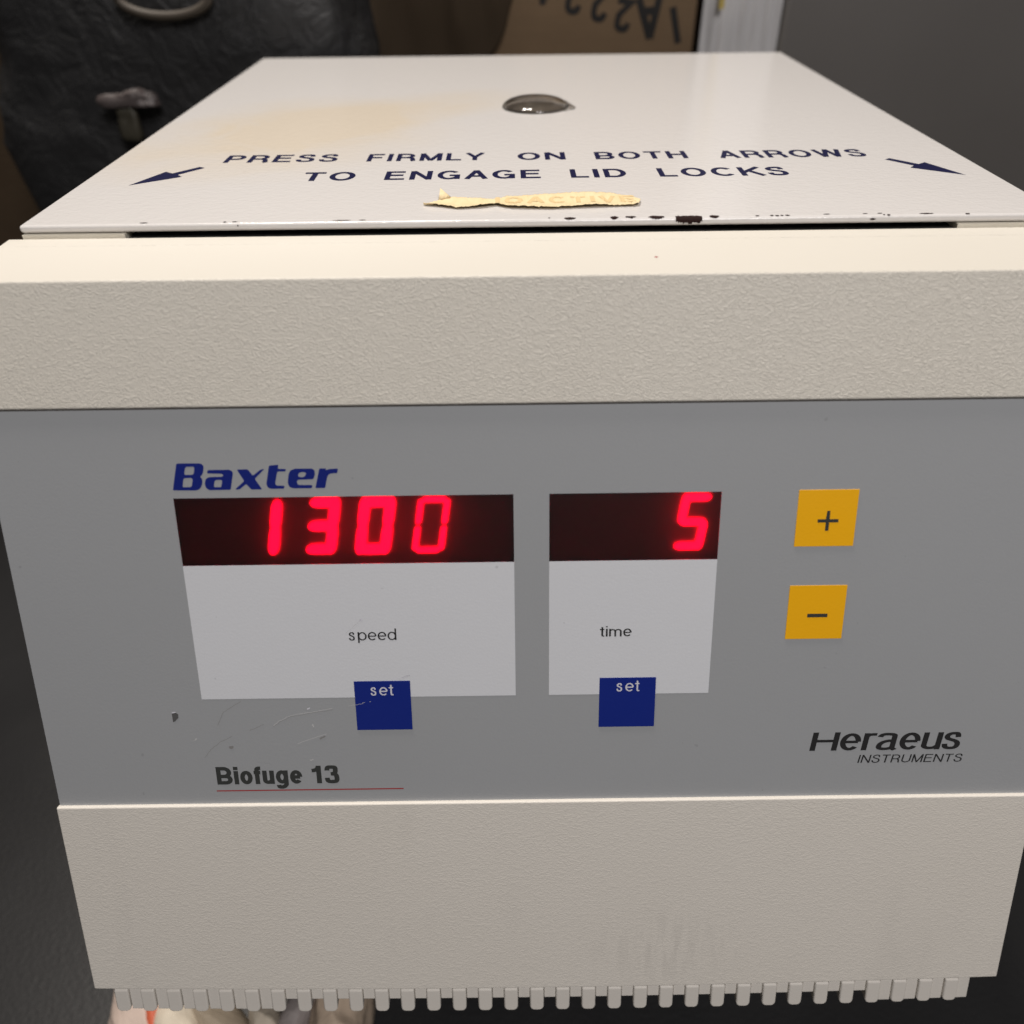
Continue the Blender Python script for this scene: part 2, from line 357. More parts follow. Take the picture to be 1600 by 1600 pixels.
# ---------------------------------------------------------------- the setting
fl = mat('dark floor', (0.06, 0.055, 0.05), 0.6); k = NT(fl)
k.l(k.ramp(k.noise(k.coord(), 6, 5), [(0.3, (0.04, 0.037, 0.034)), (0.7, (0.08, 0.075, 0.07))]), k.p.inputs['Base Color'])
tag(obj('floor', from_py([(-3, -3, 0), (3, -3, 0), (3, 1.6, 0), (-3, 1.6, 0)], [(0, 1, 2, 3)]), fl), kind='structure')
wl = mat('dark wall', (0.05, 0.04, 0.034), 0.8); k = NT(wl)
k.l(k.ramp(k.noise(k.coord(), 3, 5), [(0.3, (0.035, 0.028, 0.024)), (0.7, (0.06, 0.05, 0.042))]), k.p.inputs['Base Color'])
bm = bmesh.new(); box_bm(bm, -3, 3, 1.6, 1.7, 0, 2.9); tag(obj('wall', bm_mesh(bm), wl), kind='structure')

# black bench: top and four legs
bk = mat('black bench laminate', (0.012, 0.012, 0.013), 0.45); k = NT(bk)
k.l(k.bump(k.noise(k.coord(), 400, 3), 0.0003, 0.5), k.p.inputs['Normal'])
k.l(k.ramp(k.noise(k.coord(), 8, 5), [(0.35, (0.008, 0.008, 0.009)), (0.75, (0.020, 0.020, 0.021))]), k.p.inputs['Base Color'])
bench = empty('workbench', (0, 0.3, 0), 'long black workbench under the centrifuge and the boxes', 'workbench')
bm = bmesh.new(); box_bm(bm, -1.0, 1.0, -0.62, 0.62, LZ - 0.37, LZ - 0.34)
bevel(obj('bench_top', bm_mesh(bm), bk, bench), 0.003)
for sx in (-0.94, 0.94):
    for sy in (-0.56, 0.56):
        bm = bmesh.new(); box_bm(bm, sx - .025, sx + .025, sy - .025, sy + .025, 0, LZ - 0.3705)
        bevel(obj('leg', bm_mesh(bm), bk, bench), 0.002)
ris = empty('riser', (0, 0.11, LZ - 0.34), 'low black riser block carrying the centrifuge above the bench', 'riser')
bm = bmesh.new(); box_bm(bm, -0.12, 0.12, -0.16, 0.16, 0.0005, 0.117 - 0.012)
bevel(obj('block', bm_mesh(bm), bk, ris), 0.004)
bm = bmesh.new(); box_bm(bm, -0.125, 0.125, -0.165, 0.165, 0.1055, 0.1175)
bevel(obj('top_plate', bm_mesh(bm), bk, ris), 0.002)

# ---------------------------------------------------------------- centrifuge: lid
def lid_mesh(hx, hy, hr):
    bm = bmesh.new(); n = 64
    out = [bm.verts.new(mm(x, y, 0)) for x, y in ((-140, 0), (140, 0), (140, 269.5), (-140, 269.5))]
    ci = [bm.verts.new(mm(hx + hr * math.cos(2 * math.pi * i / n), hy + hr * math.sin(2 * math.pi * i / n), 0)) for i in range(n)]
    es = [bm.edges.new((out[i], out[(i + 1) % 4])) for i in range(4)] + [bm.edges.new((ci[i], ci[(i + 1) % n])) for i in range(n)]
    bmesh.ops.triangle_fill(bm, edges=es, use_beauty=True)
    r = bmesh.ops.extrude_face_region(bm, geom=list(bm.faces))
    for v_ in r['geom']:
        if isinstance(v_, bmesh.types.BMVert): v_.co.z -= 0.0021
    return bm_mesh(bm)
DX, DY, DR = 2.9, 139.5, 12.6
lid = bevel(obj('lid', lid_mesh(DX, DY, DR), M['lid'], mach, ML), 0.0009, 5, 50)
# dark well under the sight window
def lathe(prof, cx, cy, n=48):
    V = []; F = []
    for r_, z in prof:
        for i in range(n): V.append(mm(cx + r_ * math.cos(2 * math.pi * i / n), cy + r_ * math.sin(2 * math.pi * i / n), z))
    for j in range(len(prof) - 1):
        for i in range(n): F.append((j * n + i, j * n + (i + 1) % n, (j + 1) * n + (i + 1) % n, (j + 1) * n + i))
    return from_py(V, F)
w_ = obj('sight_well', lathe([(12.55, -0.9), (12.5, -7), (0.01, -7.2)], DX, DY), M['well'], lid, smooth=True)
dome = []
Rr, hh = 13.6, 3.6
for i in range(25):
    a = 1 - (i / 24) ** 1.6 if i < 24 else 0.0; r_ = Rr * a
    dome.append((max(r_, 0.01), 0.3 + hh * math.sqrt(max(0.0, 1 - a ** 2.5)) ** 1.1))
inner = [(max(r_ * 0.94, 0.01), z - 0.7) for r_, z in dome[::-1] if z - 0.7 > 0.05]
prof = [(Rr, 0.05)] + dome + inner + [(12.2, 0.05), (Rr, 0.05)]
o = obj('sight_dome', lathe(prof, DX, DY, 72), M['acrylic'], lid, smooth=True); o['label'] = 'clear bulging sight window in the lid'
# torn clear flange at the right of the dome
V = []; F = []; random.seed(4)
for i in range(13):
    a = R(-38 + i * 5.4); r1 = 14.6 + 1.9 * math.exp(-((i - 5) / 2.2) ** 2) + random.uniform(-.4, .4)
    V += [mm(DX + 13.5 * math.cos(a), DY + 13.5 * math.sin(a), 0.08), mm(DX + 13.7 * math.cos(a), DY + 13.7 * math.sin(a), 0.9 + random.uniform(-.2, .3)), mm(DX + r1 * math.cos(a), DY + r1 * math.sin(a), 0.08)]
for i in range(12):
    for j in range(2): F.append((3 * i + j, 3 * i + 3 + j, 3 * i + 4 + j, 3 * i + 1 + j))
o = obj('torn_flange', from_py(V, F), M['acrylic'], lid); sd = o.modifiers.new('s', 'SOLIDIFY'); sd.thickness = 0.0003

# lettering on the lid
def onlid(u, v, off): return mm(u, v, off)
B1 = lambda x: 60.2 - 0.009 * (x + 100)
for txt, a, b in (('PRESS', -102.4, -65.1), ('FIRMLY', -55.2, -16.6), ('ON', -5.5, 10.3), ('BOTH', 20.1, 50.5), ('ARROWS', 61.2, 109.2)):
    obj('lettering', text_mesh(txt, a, b, B1(a), 9.1, onlid, 0.175, gap=0.16), M['ink_blue'], lid)
for txt, a, b in (('TO', -72.4, -56.2), ('ENGAGE', -46.9, 1.3), ('LID', 10.6, 27.9), ('LOCKS', 37.9, 77.9)):
    obj('lettering', text_mesh(txt, a, b, 38.5, 9.3, onlid, 0.175, gap=0.16), M['ink_blue'], lid)
arr = [(-124.0, 36.0), (-117.6, 50.6), (-114.9, 48.6), (-108.4, 55.8), (-106.4, 54.4), (-112.6, 46.9), (-110.6, 44.6)]
obj('arrow', outline_mesh([arr], onlid, 0.03), M['ink_blue'], lid)
obj('arrow', outline_mesh([[(6.6 - x, y + 0.4) for x, y in arr]], onlid, 0.03), M['ink_blue'], lid)

# paint chips along the lid's rounded front edge
def edgept(x, s, off=0.10):
    if s < 1.5: y, z, ny, nz = 2.4 - s, 0, 0, 1
    elif s < 1.5 + math.pi / 2 * 0.9:
        a = (s - 1.5) / 0.9; y, z, ny, nz = 0.9 - 0.9 * math.sin(a), -0.9 + 0.9 * math.cos(a), -math.sin(a), math.cos(a)
    else: y, z, ny, nz = 0.0, -0.9 - (s - 1.5 - math.pi / 2 * 0.9), -1, 0
    return mm(x, y + ny * off, z + nz * off)
def chip(x0, x1, s0, s1, seed, shape=0.5):
    rnd = random.Random(seed); n = max(5, int((x1 - x0) / 0.25)); V = []; F = []; K = 7
    for i in range(n + 1):
        t_ = i / n; env = math.sin(math.pi * min(max(t_, 0.03), 0.97)) ** shape
        c_ = s0 + (s1 - s0) * 0.45; a = c_ + (s0 - c_) * env + rnd.uniform(-.12, .12) * (s1 - s0); b = c_ + (s1 - c_) * env + rnd.uniform(-.12, .12) * (s1 - s0)
        for j in range(K): V.append(edgept(x0 + (x1 - x0) * t_, a + (b - a) * j / (K - 1)))
    for i in range(n):
        for j in range(K - 1): F.append((i * K + j, i * K + j + 1, (i + 1) * K + j + 1, (i + 1) * K + j))
    o = obj('paint_chip', from_py(V, F), M['chip'], lid); return o
PX = lambda px: (px - 846.3) * 0.171
big = chip(PX(1056.5), PX(1098), 0.7, 3.35, 3, 0.16); big['label'] = 'largest bare brown chip in the lid edge'
for i, (a, b, s0, s1) in enumerate([(882, 900, .9, 1.35), (954.5, 967, .55, 1.55), (978, 995, .45, 1.6), (1014, 1039, .5, 1.55), (1110, 1125, .7, 1.35),
        (1119, 1121, 1.9, 2.2), (1182, 1188, 1.2, 1.5), (1205, 1211, 1.0, 1.5), (1213, 1219, 1.2, 1.6), (1221, 1226, 1.1, 1.5), (1229, 1236, 1.0, 1.5), (1361, 1370, 2.7, 3.1), (1382, 1385, 1.5, 1.9), (1388, 1393, 1.5, 2.1),
        (1352, 1360, .5, .7), (1375, 1383, .4, .6), (1290, 1300, .6, .8), (857, 860, .8, 1.3), (347, 352, 1.0, 1.4), (216, 229, 1.0, 1.25), (361, 369, 1.0, 1.2), (370, 372, 2.4, 2.8), (518, 548, .8, .95), (560, 570, .8, .95), (1440, 1462, .9, 1.4), (1511, 1518, 1.5, 2.0)]):
    chip(PX(a), PX(b), s0, s1 + (0.75 if s1 < 1.6 and 870 < a < 1130 else 0.25 if s1 < 1.7 else 0), 20 + i, 0.5)

# torn strip of masking tape on the lid, wrinkled, front edge lifting
mtp = mat('yellowed masking tape', (0.80, 0.64, 0.36), 0.55, 0.3); k = NT(mtp)
c = k.mix(k.noise(k.coord((1, .5, 1)), 260, 3, 0.6), (0.86, 0.73, 0.48), (0.74, 0.57, 0.31))
k.l(c, k.p.inputs['Base Color']); k.l(k.bump(k.noise(k.coord((2.2, .6, 1)), 420, 3), 0.0004, 0.6), k.p.inputs['Normal'])
fr = [(a_, b_ - (1.1 if -26 < a_ < 28 else 0)) for a_, b_ in [(-32.6, 12.8), (-27.4, 11.2), (-22.9, 10.4), (-17, 11.2), (-15.0, 11.8), (-12.3, 12.9), (-10, 11.4), (-7.8, 10.4), (2.8, 9.4), (9.9, 10.1), (18.9, 10.8), (26.1, 11.1), (27.5, 11.7), (28.4, 14.5)]]
bkk = [(-32.6, 13.3), (-28.3, 16.8), (-26.3, 19.6), (-18.8, 18.9), (-15, 17.6), (-12.0, 17.2), (-9.6, 19.6), (1.5, 21.2), (9.0, 22.6), (14.6, 23.0), (21.8, 21.4), (25.0, 18.6), (26.4, 19.2), (28.4, 15.6)]
def interp(t_, x):
    for (a, b), (c_, d) in zip(t_, t_[1:]):
        if x <= c_: return b + (d - b) * (x - a) / (c_ - a)
    return t_[-1][1]
V = []; F = []; n = 240; K = 16; rnd = random.Random(7)
def tape_z(x, y, tt):
    z = 0.2 + 0.20 * (noise.noise(Vector((x * 0.75, y * 0.12, 3.1))) + 0.6 * noise.noise(Vector((x * 1.9, y * 0.35, 9.0))))
    lift = 0.75 * max(0, 1 - tt * 3.2) * (0.35 + 0.65 * max(0, min(1, 0.6 + 1.2 * noise.noise(Vector((x * 0.11, 2, 0))))))
    return max(0.06, z + 0.1) + lift
for i in range(n + 1):
    x = -32.6 + 61.0 * i / n
    y0 = interp(fr, x) + 0.25 * noise.noise(Vector((x * 1.3, 0, 0))); y1 = interp(bkk, x) + 0.7 * noise.noise(Vector((x * 1.7, 5, 0)))
    for j in range(K):
        tt = j / (K - 1); y = y0 + (y1 - y0) * tt; V.append(mm(x, y, tape_z(x, y, tt)))
for i in range(n):
    for j in range(K - 1): F.append((i * K + j, (i + 1) * K + j, (i + 1) * K + j + 1, i * K + j + 1))
b = len(V)                       # curled up corner
V += [mm(-28.6, 16.6, 0.5), mm(-25.2, 18.8, 0.5), mm(-28.2, 20.2, 2.6), mm(-26.8, 18.9, 1.1)]
F += [(b, b + 1, b + 3), (b, b + 3, b + 2), (b + 1, b + 2, b + 3)]
tape = obj('torn_tape', from_py(V, F), mtp, lid, smooth=True); sd = tape.modifiers.new('s', 'SOLIDIFY'); sd.thickness = 0.00012; sd.offset = 1
tape['label'] = 'torn strip of yellowed masking tape'
mgh = mat('faded tape print', (0.70, 0.53, 0.28), 0.6)
def ontape(u, v, off):
    y0, y1 = interp(fr, u), interp(bkk, u); return mm(u, v, tape_z(u, v, (v - y0) / (y1 - y0)) + 0.17 + off)
def finer(me, it=2):
    bm = bmesh.new(); bm.from_mesh(me); bmesh.ops.subdivide_edges(bm, edges=bm.edges, cuts=it, use_grid_fill=True); bm.to_mesh(me); bm.free(); return me
me = text_mesh('IOACTIVE', -12.5, 27.0, 12.9, 5.6, lambda u, v, o_: mm(u, v, 0), 0.19, gap=0.2); finer(me, 3)
for v_ in me.vertices: v_.co = Vector(ontape(v_.co.x * 1000, v_.co.y * 1000, 0.02))
obj('tape_print', me, mgh, lid)

# ---------------------------------------------------------------- front mouldings
def bow(u): return 1.75 * (1 - (u / 135.0) ** 2)
def loft(profile, x0, x1, n=24, fn=None):
    """closed profile of (D or y, off or z) lofted across; fn(u, a, b) -> point"""
    V = []; F = []; m_ = len(profile)
    for i in range(n + 1):
        u = x0 + (x1 - x0) * i / n
        for a, b_ in profile: V.append(fn(u, a, b_))
    for i in range(n):
        for j in range(m_): F.append((i * m_ + j, i * m_ + (j + 1) % m_, (i + 1) * m_ + (j + 1) % m_, (i + 1) * m_ + j))
    F.append(tuple(range(m_))); F.append(tuple(n * m_ + j for j in reversed(range(m_))))
    bm = bmesh.new(); me = from_py(V, F); bm.from_mesh(me); return bm_mesh(bm)
def yz(u, y, z): return mm(u, y, z)
dirs = (-30.5 - ST * 30.9, -3 - CT * 30.9)
# upper fascia: flat cream ledge, then the grained band standing 0.9 mm proud of the panel
pr = [(-1.2, -3.0), (-6.9, -3.0), (-7.3, -3.14), (-30.35, -3.14), (-30.5 - ST * 30.7 - CT * 0.5, -3 - CT * 30.7 + ST * 0.5), (-30.5 - ST * 30.7 + CT * 1.6, -3 - CT * 30.7 - ST * 1.6), (-30, -12), (-1.2, -10)]
uf = obj('upper_fascia', loft(pr, -143, 143, 24, yz), M['band'], mach, ML); bevel(uf, 0.0005, 3, 30)
uf['label'] = 'cream ledge and grained upper band'
# rubber gasket / dark channel under the lid
bm = bmesh.new(); box_bm(bm, -0.1115, 0.1115, -0.0011, 0.262, -0.0060, -0.0036)
g_ = obj('lid_gasket', bm_mesh(bm), M['gasket'], mach, ML)
for s_ in (-1, 1):
    bm = bmesh.new(); a, b = sorted((s_ * 0.1120, s_ * 0.1395)); box_bm(bm, a, b, -0.0005, 0.262, -0.0060, -0.0023)
    obj('lid_rail', bm_mesh(bm), M['shell'], mach, ML)
# shell: rest of the body
def body_pr():
    return [(-1.0, -6.2), (268, -6.2), (268, -205), (-104, -205), (-30.5 - ST * 30.7 + CT * 3, -3 - CT * 30.7 - ST * 3 - 4), (-28, -13)]
o = obj('body_shell', loft(body_pr(), -138.5, 138.5, 4, yz), M['shell'], mach, ML); bevel(o, 0.0015, 3, 30)
# control panel foil with two openings for the displays
xs = [-142.3, -96.5, -8.5, 0.8, 45.5, 142.3]; ds = [30.2, 54.2, 72.8, 147.6]
bm = bmesh.new(); vv = {}
def gv(i, j, off):
    key = (i, j, off)
    if key not in vv: vv[key] = bm.verts.new(pan(xs[i], ds[j], off))
    return vv[key]
for i in range(5):
    for j in range(3):
        if j == 1 and i in (1, 3): continue
        bm.faces.new([gv(i, j, 0), gv(i + 1, j, 0), gv(i + 1, j + 1, 0), gv(i, j + 1, 0)])
for i in (1, 3):                       # walls of the openings
    for (a, b_) in (((i, 1), (i + 1, 1)), ((i + 1, 1), (i + 1, 2)), ((i + 1, 2), (i, 2)), ((i, 2), (i, 1))):
        bm.faces.new([gv(*a, 0), gv(*b_, 0), gv(*b_, -2.6), gv(*a, -2.6)]).material_index = 1
cp_me = bm_mesh(bm); mi = [p_.material_index for p_ in cp_me.polygons]
cp = obj('control_panel', cp_me, [M['panel'], M['gasket']], mach, ML); cp_me.polygons.foreach_set('material_index', mi); cp['label'] = 'grey foil control panel'
# pale label fields
for a, b_ in ((-96.5, -8.5), (0.8, 45.5)):
    obj('label_field', rect_mesh(onpan, a, b_, -112.6, -72.8, 0.03), M['white'], mach, ML)
# displays
def digit(ch, ur, dtop, w_, parent, hgt=15.2, wid=8.0, soft=True, off=-1.45):
    """one lit character; ur = right end of its top bar, slanted seven segment strokes"""
    dtop += 0.22; ur += 0.15; sl = 0.165; t0 = dtop + w_ / 2; b0 = dtop + hgt - w_ / 2; mid = (t0 + b0) / 2
    xr, xl = -w_ / 2, -wid + w_ / 2; g = w_ * 0.58 if soft else w_ * 0.50
    seg = dict(a=((xl + g, t0), (xr - g, t0)), b=((xr, t0 + g * .5), (xr, mid - g)), c=((xr, mid + g), (xr, b0 - g * .5)), d=((xl + g, b0), (xr - g, b0)),
               e=((xl, mid + g), (xl, b0 - g * .5)), f=((xl, t0 + g * .5), (xl, mid - g)), g=((xl + g, mid), (xr - g, mid)))
    on = {'1': 'bc', '3': 'abgcd', '0': 'abcdef', '5': 'afgcd'}[ch]
    bm = bmesh.new()
    for s_ in on:
        (x0, y0), (x1, y1) = seg[s_]; L_ = math.hypot(x1 - x0, y1 - y0); ux, uy = (x1 - x0) / L_, (y1 - y0) / L_; hw = w_ / 2; n = 8
        ext = w_ * (0.82 if soft else 0.34)
        pts = []
        if soft:
            for e_, (cx, cy), a0 in ((1, (x1, y1), -90), (0, (x0, y0), 90)):
                for i in range(n + 1):
                    a = R(a0 + 180 * i / n); lx, ly = math.cos(a) * ext, math.sin(a) * hw
                    pts.append((cx + ux * lx - uy * ly, cy + uy * lx + ux * ly))
        else:
            for (lx, ly, e_) in ((0, -hw, 1), (ext, 0, 1), (0, hw, 1), (0, hw, 0), (-ext, 0, 0), (0, -hw, 0)):
                cx, cy = (x1, y1) if e_ else (x0, y0)
                pts.append((cx + ux * lx - uy * ly, cy + uy * lx + ux * ly))
        st_ = {'a': 0, 'b': .06, 'c': .12, 'd': .18, 'e': .24, 'f': .30, 'g': .36}[s_] * 0.3
        lo = []; hi = []
        for px, py in pts:
            u = ur + px - sl * (py - dtop)
            lo.append(bm.verts.new(pan(u, py, off - 0.5))); hi.append(bm.verts.new(pan(u, py, off + st_)))
        bm.faces.new(hi); N_ = len(pts)
        for i in range(N_): bm.faces.new((lo[i], lo[(i + 1) % N_], hi[(i + 1) % N_], hi[i]))
    return obj('digit', bm_mesh(bm), M['led'], parent)
def display(name, a, b_, label):
    bk_ = obj(name, rect_mesh(onpan, a - .3, b_ + .3, -73.0, -54.0, -2.6), M['backing'], mach, ML); bk_['label'] = label
    bm = bmesh.new(); v8 = [bm.verts.new(pan(u, D, o_)) for u in (a + .02, b_ - .02) for D in (54.22, 72.78) for o_ in (-0.45, -0.03)]
    for f in ((0, 1, 3, 2), (4, 6, 7, 5), (0, 4, 5, 1), (2, 3, 7, 6), (0, 2, 6, 4), (1, 5, 7, 3)): bm.faces.new([v8[i] for i in f])
    obj('filter_window', bm_mesh(bm), M['filter'], bk_)
    return bk_
d1 = display('speed_display', -96.5, -8.5, 'wide dark display window reading 1300')
digit('1', -69.0, 55.2, 2.75, d1, hgt=15.0)
digit('3', -53.7, 54.6, 2.75, d1, wid=8.6, hgt=15.6)
digit('0', -39.2, 54.6, 2.8, d1, wid=9.4, hgt=15.8)
digit('0', -25.0, 54.8, 1.5, d1, wid=8.4, soft=False, hgt=15.4)
d2 = display('time_display', 0.8, 45.5, 'narrow dark display window reading 5')
digit('5', 43.9, 54.8, 2.1, d2, wid=8.1, hgt=15.5)
# keys
def key(name, a, b_, d0, d1_, m_, label):
    bm = bmesh.new(); z0, z1 = 0.02, 0.14; v8 = [bm.verts.new(pan(u, D, o_)) for u in (a, b_) for D in (d0, d1_) for o_ in (z0, z1)]
    for f in ((0, 1, 3, 2), (4, 6, 7, 5), (0, 4, 5, 1), (2, 3, 7, 6), (0, 2, 6, 4), (1, 5, 7, 3)): bm.faces.new([v8[i] for i in f])
    o = bevel(obj(name, bm_mesh(bm), m_, mach, ML), 0.00008, 2); o['label'] = label; return o
kp = key('plus_key', 65.5, 81.15, 54.0, 69.5, M['yellow'], 'amber key with a plus sign')
obj('symbol', outline_mesh([[(71.05, -62.0), (73.15, -62.0), (73.35, -59.7), (74.15, -59.7), (74.15, -62.0), (76.5, -62.0), (76.5, -62.9), (74.15, -62.9), (74.15, -65.2), (73.25, -65.2), (73.25, -62.9), (71.05, -62.9)]], onpan, 0.18), M['ink_grey'], kp)
km = key('minus_key', 65.5, 81.0, 80.6, 96.35, M['yellow'], 'amber key with a minus sign')
obj('symbol', rect_mesh(onpan, 70.95, 76.45, -89.9, -88.85, 0.18), M['ink_grey'], km)
k1 = key('set_key', -53.6, -37.9, 107.55, 123.0, M['blue'], 'blue key under the word speed')
obj('lettering', text_mesh('set', -49.0, -42.7, -112.0, 3.55, onpan, 0.10, gap=0.08, off=0.18), M['ink_white'], k1)
k2 = key('set_key', 14.9, 30.65, 107.45, 123.0, M['blue'], 'blue key under the word time')
obj('lettering', text_mesh('set', 19.75, 26.1, -111.7, 3.55, onpan, 0.10, gap=0.08, off=0.18), M['ink_white'], k2)
# panel print
obj('lettering', text_mesh('speed', -53.9, -40.9, -95.1, 3.45, onpan, 0.10, gap=0.06, off=0.06), M['ink_black'], mach, ML)
obj('lettering', text_mesh('time', 14.7, 23.4, -94.9, 3.1, onpan, 0.115, xh=0.75, gap=0.09, off=0.06), M['ink_black'], mach, ML)
BAX = [
  [[(-94.46,44.94),(-91.26,44.92),(-88.55,44.96),(-87.86,45.20),(-87.57,45.85),(-87.90,47.32),(-88.28,48.05),(-88.85,48.49),(-88.44,48.88),(-88.35,49.53),(-88.52,50.42),(-88.85,51.16),(-89.42,51.81),(-90.32,52.09),(-96.29,52.02)],[(-92.01,45.85),(-90.23,45.82),(-90.00,46.06),(-90.32,47.58),(-90.65,47.93),(-92.81,47.96),(-92.43,46.23)],[(-92.77,48.79),(-91.05,48.78),(-90.80,49.11),(-91.23,50.83),(-91.56,51.18),(-93.67,51.21),(-93.18,49.08)]],
  [[(-86.97,47.63),(-86.68,46.75),(-81.18,46.73),(-80.50,47.06),(-80.32,47.71),(-81.37,52.03),(-86.86,52.08),(-87.58,51.62),(-87.88,50.58),(-87.65,49.45),(-87.11,48.81),(-86.22,48.58),(-83.26,48.56),(-82.85,48.21),(-83.03,47.79)],[(-84.95,49.43),(-83.50,49.39),(-83.31,49.69),(-83.73,51.29),(-85.61,51.29),(-85.27,49.72)]],
  [[(-79.23,46.70),(-76.45,46.67),(-75.28,48.37),(-73.17,46.80),(-72.12,46.64),(-74.86,49.20),(-73.28,52.02),(-76.03,52.04),(-77.25,50.57),(-79.14,52.00),(-80.29,51.99),(-77.65,49.76)]],
  [[(-70.91,45.78),(-68.46,45.57),(-68.71,46.68),(-66.62,46.71),(-66.80,47.36),(-68.92,47.36),(-69.74,50.37),(-69.58,51.05),(-67.39,51.14),(-67.58,51.92),(-70.96,51.93),(-71.79,51.53),(-72.07,50.63),(-71.44,48.12)]],
  [[(-64.41,46.68),(-59.97,46.68),(-59.30,47.25),(-59.36,48.28),(-59.87,49.52),(-63.68,49.59),(-64.04,49.85),(-64.14,50.29),(-63.94,50.95),(-60.20,51.06),(-60.42,51.89),(-65.32,51.86),(-66.21,51.46),(-66.54,50.41),(-66.13,48.19),(-65.61,47.17)],[(-62.93,47.64),(-61.92,47.60),(-61.58,47.96),(-61.86,48.54),(-62.32,48.92),(-63.47,48.91),(-63.69,48.52),(-63.53,47.93)]],
  [[(-58.11,46.68),(-56.31,46.70),(-56.52,47.20),(-55.54,46.86),(-53.30,46.77),(-53.60,48.00),(-54.63,47.99),(-55.65,48.18),(-56.21,48.77),(-57.01,51.88),(-59.55,51.90)]],
]
def chaikin(lp):
    o_ = []
    n = len(lp)
    for i in range(n):
        a, b_, c_ = lp[i - 1], lp[i], lp[(i + 1) % n]
        la = math.hypot(a[0] - b_[0], a[1] - b_[1]); lc = math.hypot(c_[0] - b_[0], c_[1] - b_[1])
        ta = min(0.25, 0.22 / la); tc = min(0.25, 0.22 / lc)
        o_ += [(b_[0] + (a[0] - b_[0]) * ta, b_[1] + (a[1] - b_[1]) * ta), (b_[0] + (c_[0] - b_[0]) * tc, b_[1] + (c_[1] - b_[1]) * tc)]
    return o_
bm = bmesh.new()
for g in BAX:
    me = outline_mesh([[(u, -D) for u, D in chaikin(lp)] for lp in g], onpan, 0.03); bm.from_mesh(me)
me = bpy.data.meshes.new('m'); bm.to_mesh(me); bm.free()
lg = obj('logo', me, M['logo_blue'], mach, ML); lg['label'] = 'blue italic maker name above the speed display'
me = text_mesh('Biofuge', -95.4, -70.6, -140.45, 5.9, onpan, 0.20, xh=0.76, gap=0.07, off=0.03)
obj('lettering', me, M['ink_grey'], mach, ML)
obj('lettering', text_mesh('13', -67.9, -59.9, -140.45, 5.9, onpan, 0.20, gap=0.14, off=0.03), M['ink_grey'], mach, ML)
obj('underline', rect_mesh(onpan, -95.9, -41.5, -142.8, -142.4, 0.03), M['ink_red'], mach, ML)
obj('logo', text_mesh('Heraeus', 75.7, 120.3, -131.8, 6.0, onpan, 0.145, xh=0.93, slant=0.12, gap=0.05, off=0.03), M['ink_black'], mach, ML)
obj('lettering', text_mesh('INSTRUMENTS', 90.0, 120.0, -136.0, 2.65, onpan, 0.115, slant=0.17, gap=0.13, off=0.03), M['ink_black'], mach, ML)
# scratches, nicks and marks in the foil
def poly_mesh(pts, w_, off=0.035):
    sm = []
    for i in range(len(pts) - 1):
        for t_ in range(6): sm.append((pts[i][0] + (pts[i + 1][0] - pts[i][0]) * t_ / 6 + random.uniform(-.12, .12), -pts[i][1] - (pts[i + 1][1] - pts[i][1]) * t_ / 6 + random.uniform(-.12, .12)))
    sm.append((pts[-1][0], -pts[-1][1])); vs, fs = ribbon(sm, w_)
    return from_py([onpan(a, b_, off) for a, b_ in vs], fs)
random.seed(11)
for pts, w_, m_ in ([(-85.7, 113.4), (-88.8, 115.4), (-90.8, 116.6), (-93.1, 121.0)], .12, 'scratch_dark'), ([(-89.5, 124.6), (-92.8, 126.2), (-95.9, 128.7), (-98.0, 131.4)], .12, 'scratch_dark'), \
        ([(-60.1, 116.0), (-72.0, 118.1), (-75.4, 119.7), (-77.3, 121.3)], .14, 'scratch'), ([(-60.1, 116.4), (-71.8, 118.4), (-75.4, 120.1), (-77.3, 121.6)], .1, 'scratch_dark'), ([(-80.0, 120.8), (-84.2, 122.8)], .12, 'scratch_dark'), \
        ([(-62.5, 124.2), (-67.2, 125.8), (-71.0, 127.2)], .14, 'scratch'), ([(-64.5, 125.8), (-62.9, 124.8)], .5, 'scratch_dark'), ([(-43.2, 107.3), (-37.6, 105.9)], .16, 'ink_white'), \
        ([(-40.0, 106.6), (-37.9, 105.9)], .32, 'ink_white'), ([(-54.8, 93.0), (-50.6, 89.3)], .07, 'scratch'), ([(-50.6, 89.2), (-49.9, 88.6)], .45, 'ink_white'), ([(-100.4, 125.7), (-99.4, 125.1)], .3, 'scratch'), \
        ([(-66.2, 120.8), (-66.0, 121.9)], .3, 'scratch'), ([(-67.3, 116.1), (-66.5, 115.7)], .3, 'ink_white'), ([(-68.0, 132.7), (-66.9, 132.5)], .3, 'scratch'), ([(-90.6, 128.2), (-89.4, 128.1)], .8, 'scratch_dark'):
    obj('scratch', poly_mesh(pts, w_, 0.06), M[m_], cp)
for pts in ([(-55.6, 115.3), (-52.5, 114.7), (-50.9, 114.1)], [(-49.6, 114.0), (-49.2, 113.9)]):
    obj('scratch', poly_mesh(pts, .1, 0.17), M['scratch'], k1)
g_ = obj('gouge', outline_mesh([[(-105.5, -116.9), (-104.3, -116.7), (-103.7, -117.3), (-103.8, -118.3), (-104.9, -119.5), (-105.5, -119.7)]], onpan, 0.05), mat('gouge', (0.10, 0.10, 0.10), .5), cp)
obj('gouge', outline_mesh([[(-105.5, -116.9), (-104.3, -116.7), (-104.3, -116.4), (-105.4, -116.5)]], onpan, 0.07), M['ink_white'], cp)

